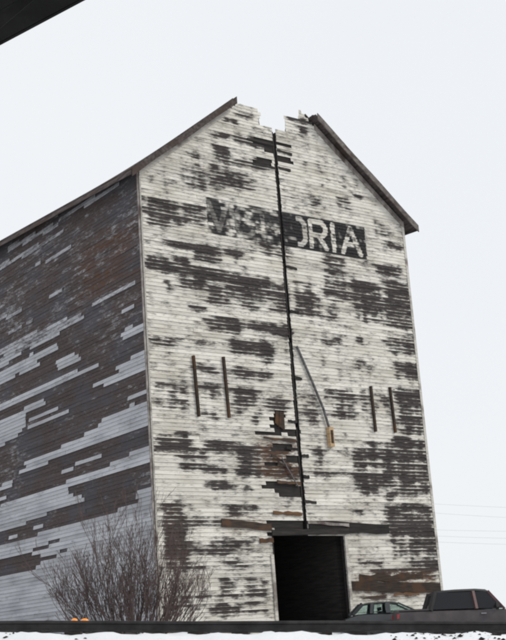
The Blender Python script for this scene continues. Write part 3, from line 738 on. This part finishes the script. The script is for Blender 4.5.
# --- small dark car, nose to the right, seen from its near side
def make_car():
    yg = yard(45.5)
    o = empty('parked_car', ground_pt(2.92, 45.9, yg + .01), math.atan2(RH.y, RH.x))
    tag(o, 'small dark green-grey car behind the tail of the larger truck', 'car')
    m = MB(); w = .80
    st = [(0.0, .70, .45, .78), (.06, .76, .32, .92), (.5, .8, .26, 1.06), (1.0, w, .24, 1.08), (2.2, w, .24, 1.07), (3.0, w, .24, 1.03), (3.4, .79, .25, .98), (4.05, .76, .28, .86), (4.2, .70, .36, .74)]
    m.loft([ring(*s) for s in st]); m.build('body', M['carpaint'], o, smooth=True)
    belt = lambda s: (w * .93) * s; top = lambda s: .60 * s
    # greenhouse: rear glass base .45, roof .75 -> 1.95, windscreen base 2.95
    m = MB(); rr = []
    for x, hw, zz in ((.68, .54, 1.42), (.9, .60, 1.475), (1.4, .62, 1.50), (1.85, .60, 1.48), (2.02, .56, 1.44)):
        rr.append([(x, hw, zz - .05), (x, hw * .8, zz), (x, -hw * .8, zz), (x, -hw, zz - .05), (x, -hw * .9, zz - .075), (x, hw * .9, zz - .075)])
    m.loft(rr); m.build('roof', M['carpaint'], o, smooth=True)
    for s in (-1, 1):
        m = MB()
        bar(m, (.32, belt(s), 1.05), (.70, top(s), 1.42), .12); bar(m, (1.02, belt(s), 1.06), (1.08, top(s), 1.44), .11)
        bar(m, (1.62, belt(s), 1.06), (1.62, top(s), 1.46), .16); bar(m, (2.85, belt(s), 1.02), (2.0, top(s), 1.43), .06)
        m.build('pillars', M['carpaint'], o)
        pane(o, 'side_window', [(.44, belt(s), 1.08), (.98, belt(s), 1.08), (1.04, top(s), 1.42), (.76, top(s), 1.41)], M['clear'])
        pane(o, 'side_window', [(1.07, belt(s), 1.08), (1.56, belt(s), 1.08), (1.56, top(s), 1.43), (1.13, top(s), 1.43)], M['clear'])
        pane(o, 'side_window', [(1.70, belt(s), 1.08), (2.70, belt(s), 1.04), (1.98, top(s), 1.42), (1.70, top(s), 1.43)], M['clear'])
        m = MB(); m.beam((2.45, s * .80, 1.08), (2.45, s * .96, 1.12), .10, .12); m.build('wing_mirror', M['carpaint'], o)
        m = MB(); m.box(-.02, .07, s * .62 - .1, s * .62 + .1, .68, .82); m.build('tail_light', M['red'], o)
        m = MB(); m.box(4.08, 4.2, s * .55 - .12, s * .55 + .12, .60, .74); m.build('headlight', M['lens'], o)
        wheel(o, .78, s * .70, .29, .18); wheel(o, 3.38, s * .70, .29, .18)
    pane(o, 'rear_window', [(.36, .60, 1.08), (.36, -.60, 1.08), (.70, -.48, 1.40), (.70, .48, 1.40)], M['clear'])
    pane(o, 'windscreen', [(2.88, .62, 1.03), (2.88, -.62, 1.03), (2.04, -.50, 1.42), (2.04, .50, 1.42)], M['clear'])
    for y in (-.36, .36):
        m = MB(); m.beam((1.52, y, .55), (1.40, y, 1.16), .42, .12); m.beam((1.38, y, 1.18), (1.36, y, 1.30), .20, .08); m.box(1.5, 1.95, y - .22, y + .22, .45, .58); m.build('seat', M['seat'], o)
    m = MB(); m.beam((-.05, -.7, .45), (-.05, .7, .45), .10, .14); m.build('rear_bumper', M['chrome'], o)
    return o
make_car()

def make_truck():
    o = empty('pickup_truck', ground_pt(4.55, 42.9, yard(42.9) + .01), math.atan2(RH.y, RH.x))
    tag(o, 'mauve-grey pickup truck with tall black cab, parked at the right edge', 'pickup truck')
    m = MB(); w = .93
    st = [(0.0, .90, .55, 1.16), (.04, w, .52, 1.18), (1.06, w, .48, 1.18), (2.6, w, .45, 1.17), (3.6, w, .45, 1.15), (3.75, .92, .45, 1.12), (4.75, .89, .48, 1.04), (4.85, .84, .55, .98)]
    m.loft([ring(*s) for s in st]); m.build('body', M['truckpaint'], o, smooth=True)
    m = MB(); m.box(.12, 1.02, -.74, .74, 1.185, 1.195); m.build('bed_cover', M['trucktop'], o)
    for s in (-1, 1):
        m = MB(); m.beam((.03, s * .86, 1.20), (1.06, s * .86, 1.20), .09, .05); m.build('bed_rail', M['truckpaint'], o)
    belt = .88; top = .72
    m = MB(); rr = []
    for x, hw, zz in ((1.24, .66, 1.76), (1.40, .72, 1.815), (2.0, .74, 1.845), (2.7, .74, 1.85), (3.05, .70, 1.82), (3.16, .64, 1.77)):
        rr.append([(x, hw, zz - .07), (x, hw * .84, zz), (x, -hw * .84, zz), (x, -hw, zz - .07), (x, -hw * .9, zz - .10), (x, hw * .9, zz - .10)])
    m.loft(rr); m.build('roof', M['trucktop'], o, smooth=True)
    for s in (-1, 1):
        m = MB(); bar(m, (1.10, s * belt, 1.16), (1.30, s * top, 1.76), .12); m.build('rear_pillar', M['trucktop'], o)
        m = MB(); bar(m, (2.66, s * (belt + .012), 1.17), (2.60, s * (top + .012), 1.76), .10); m.build('door_pillar', M['pillar'], o)
        m = MB(); bar(m, (3.62, s * (belt - .02), 1.14), (3.12, s * top, 1.76), .08); m.build('windscreen_pillar', M['pillar'], o)
        pane(o, 'side_window', [(1.17, s * belt, 1.19), (2.61, s * belt, 1.19), (2.55, s * top, 1.75), (1.35, s * top, 1.75)], M['smoked'])
        pane(o, 'door_window', [(2.71, s * belt, 1.19), (3.55, s * belt, 1.17), (3.08, s * top, 1.75), (2.65, s * top, 1.75)], M['smoked'])
        m = MB(); m.box(-.03, .05, s * .86 - .05, s * .86 + .075, .93, 1.08); m.build('tail_light', M['red'], o)
        m = MB(); m.box(4.78, 4.88, s * .62 - .14, s * .62 + .14, .72, .90); m.build('headlight', M['lens'], o)
        m = MB(); m.beam((3.35, s * .92, 1.22), (3.35, s * 1.12, 1.30), .10, .20); m.build('wing_mirror', M['trucktop'], o)
        m = MB(); m.beam((2.68, s * .945, .60), (2.68, s * .945, 1.12), .012, .012); m.build('door_gap', M['trucktop'], o)
        m = MB(); m.beam((2.80, s * .945, 1.02), (2.98, s * .945, 1.02), .03, .03); m.build('door_handle', M['chrome'], o)
        wheel(o, .95, s * .82, .37, .22); wheel(o, 3.95, s * .82, .37, .22)
    pane(o, 'rear_window', [(1.11, .70, 1.19), (1.11, -.70, 1.19), (1.30, -.60, 1.74), (1.30, .60, 1.74)], M['smoked'])
    pane(o, 'windscreen', [(3.66, .76, 1.15), (3.66, -.76, 1.15), (3.15, -.62, 1.75), (3.15, .62, 1.75)], M['clear'])
    for y in (-.38, .38):
        m = MB(); m.beam((2.30, y, .75), (2.18, y, 1.42), .48, .14); m.box(2.3, 2.8, y - .25, y + .25, .65, .78); m.build('seat', M['seat'], o)
    m = MB(); m.beam((-.10, -.88, .62), (-.10, .88, .62), .14, .16); m.build('rear_bumper', M['chrome'], o)
    return o
make_truck()

# ------------------------------------------------------------------ bare shrub in front of the corner
bm_, N, L, b = new_mat('purple_brown_twig')
L.new(mixc(N, L, tex(N, L, 5.0, 3), (0.040, 0.027, 0.026), (0.10, 0.067, 0.062)), b.inputs['Base Color']); b.inputs['Roughness'].default_value = .8
shrub = empty('bare_shrub', ground_pt(-3.95, 38.0, land(-3.95, 38.0)))
tag(shrub, 'leafless purple-brown shrub with many upright twigs before the left corner', 'shrub')
rng = random.Random(5)
def limb(m, p, d, length, rad, level):
    n = 5 if level == 0 else 4 if level < 3 else 3
    pts = [p.copy()]; rads = [rad]; dd = d.copy(); q = p.copy()
    for i in range(n):
        dd = (dd + Vector((rng.uniform(-.16, .16), rng.uniform(-.16, .16), rng.uniform(-.02, .16)))).normalized()
        q = q + dd * length / n; pts.append(q.copy()); rads.append(max(.0055, rad * (1 - .62 * (i + 1) / n)))
    m.tube(pts, rads, 5 if level == 0 else 4 if level == 1 else 3, cap=False)
    if level >= 3: return
    kids = (5, 4, 3)[level]
    for k in range(kids):
        t = rng.uniform(.28, .98); i = min(n - 1, int(t * n)); f = t * n - i
        base = pts[i].lerp(pts[i + 1], f)
        dr = (pts[i + 1] - pts[i]).normalized()
        side = Vector((rng.uniform(-1, 1), rng.uniform(-1, 1), rng.uniform(-.1, .6))).normalized()
        limb(m, base, (dr * 1.0 + side * rng.uniform(.30, .62)).normalized(), length * rng.uniform(.36, .60), rads[i] * .62, level + 1)
for i in range(54):
    ang = i * 2.39996 + rng.uniform(-.3, .3); sp = math.sqrt((i + .5) / 54) * rng.uniform(.9, 1.05)
    lean = RH * math.cos(ang) * sp * 1.2 + DH * math.sin(ang) * sp * .5
    m = MB(); base = RH * math.cos(ang) * sp * .55 + DH * math.sin(ang) * sp * .4
    limb(m, base + Vector((0, 0, -.15)), (lean + Vector((0, 0, 1))).normalized(), rng.uniform(2.3, 3.35) * (1.08 - .22 * sp), rng.uniform(.020, .036), 0)
    m.build('stem', bm_, shrub)

# ------------------------------------------------------------------ made-up amber domes between the rails, standing in for an orange flare
lm, N, L, b = new_mat('amber_flare_glow')
b.inputs['Base Color'].default_value = (0.7, 0.22, 0.02, 1); b.inputs['Roughness'].default_value = .25
b.inputs['Emission Color'].default_value = (1.0, 0.36, 0.06, 1); b.inputs['Emission Strength'].default_value = 0.3
mk = empty('flare_stand_in', ground_pt(-2.62, 17.72, rail_z(-2.62) - .03))
tag(mk, 'small added amber glow standing in for a flare, behind the rail left of the shrub', 'added glow')
m = MB(); m.beam(RH * -.16 + Vector((0, 0, .09)), RH * .16 + Vector((0, 0, .09)), .12, .18); m.build('base', M['tar'], mk)
for ro, w_, h_ in ((-.075, .05, .06), (.07, .06, .05)):
    m = MB(); rr = []
    for k in range(6):
        e = math.pi / 2 * k / 5.2
        rr.append([RH * (ro + w_ * math.cos(e) * math.cos(q)) + DH * (.05 * math.cos(e) * math.sin(q)) + Vector((0, 0, .182 + h_ * .72 * math.sin(e))) for q in [2 * math.pi * i / 14 for i in range(14)]])
    m.loft(rr); m.build('lens', lm, mk, smooth=True)

# ------------------------------------------------------------------ power line beyond the building
M['wire'] = plain_material('weathered_wire', (0.40, 0.41, 0.42), 0.6, 0.0, 0.1)
def at(px, py, d):
    v = RCAM @ Vector(((px - 253) / FPX, -(py - 320) / FPX, -1)); return CAM + v * (d / v.dot(DH))
names = ['uppermost', 'second', 'third', 'fourth', 'lowest']
for i, (ya, yb) in enumerate(((503, 506), (512, 516), (529, 530), (535, 537), (541, 543))):
    p, q = at(430, ya, 85), at(500, yb, 85)
    d = (q - p) / 70.0
    a, b_ = p - d * 170, q + d * 90
    pts = []
    for k in range(21):
        t = k / 20; c = a.lerp(b_, t); c.z += 0.25 * (4 * (t - .7) ** 2 - .3); pts.append(c)
    m = MB(); m.tube(pts, .006, 4); o = m.build('power_line', M['wire'])
    tag(o, f'faint grey overhead wire right of the building, {names[i]} of the five', 'wire', 'overhead wires in the pale sky')
for px in (280, 575):
    base = at(px, 640, 85); base.z = 0.4; topz = at(px, 495, 85).z
    p = empty('utility_pole', base)
    side = 'behind the elevator' if px < 400 else 'out to the right of the elevator'
    tag(p, f'wooden utility pole {side}', 'pole', 'poles carrying the overhead wires')
    m = MB(); m.tube([(0, 0, -.5), (0, 0, topz - .4)], [.16, .10], 10); m.build('shaft', M['brown'], p)
    for zz in (topz - 1.0, topz - 2.6):
        m = MB(); m.beam(Vector((0, 0, zz - .4)) - DH * 1.1, Vector((0, 0, zz - .4)) + DH * 1.1, .10, .12); m.build('cross_arm', M['brown'], p)

# ------------------------------------------------------------------ tall canopy on posts, coloured black as if unlit, off to the left; only its roof corner reaches the frame
SC = 2.75                                                  # eave height above the eye, relative to a 2.2 m one
EX = lambda y: SC * 1.745 - .2264 * (y - SC * 3.84)         # the eave line, in metres from the camera
M['unlit_black'] = plain_material('unlit_black_roof', (0.012, 0.012, 0.012), 0.95, 0.0, 0.2, 4, spec=0.1)  # near-black colour stands in for the shade of the underside
y0, y1 = SC * 3.2, SC * 5.6
shed = empty('loading_canopy', (CAM.x + EX(y1) - 2.6, CAM.y + (y0 + y1) / 2, -.6))
tag(shed, 'roof corner of a tall loading canopy, coloured black for its unlit underside, at the top left', 'canopy')
ze = 2.2 * SC + CAM.z + .6
P = lambda u, y, z: (EX(y) + u + CAM.x - shed.location.x, y + CAM.y - shed.location.y, z)
HEX = [(0, 2, 3, 1), (4, 5, 7, 6), (0, 1, 5, 4), (2, 6, 7, 3), (0, 4, 6, 2), (1, 3, 7, 5)]
for k in range(9):
    ua = -3.28 + k * .36
    m = MB(); m.add([P(u, y, ze + dz + (-.02 - u) * .12) for dz in (0, .06) for y in (y0, y1) for u in (ua, ua + .355)], HEX)
    m.build('roof_plank', M['unlit_black'], shed)
m = MB(); m.add([P(u, y, ze + dz) for dz in (0, .2) for y in (y0, y1) for u in (-.035, 0)], HEX); m.build('fascia', M['unlit_black'], shed)
for u in (-2.9, -1.2):
    for y in (y0 + .5, y1 - .5):
        m = MB(); m.add([P(u + a_, y + b_, z) for z in (-.6, ze + .01 - .12 * (u + .1)) for b_ in (-.09, .09) for a_ in (-.09, .09)], HEX); m.build('post', M['unlit_black'], shed)
        m = MB(); m.beam(P(u, y, ze - .9), P(u + .75, y, ze - .02 - .12 * (u + .8) * .2), .09, .09); m.build('brace', M['unlit_black'], shed)
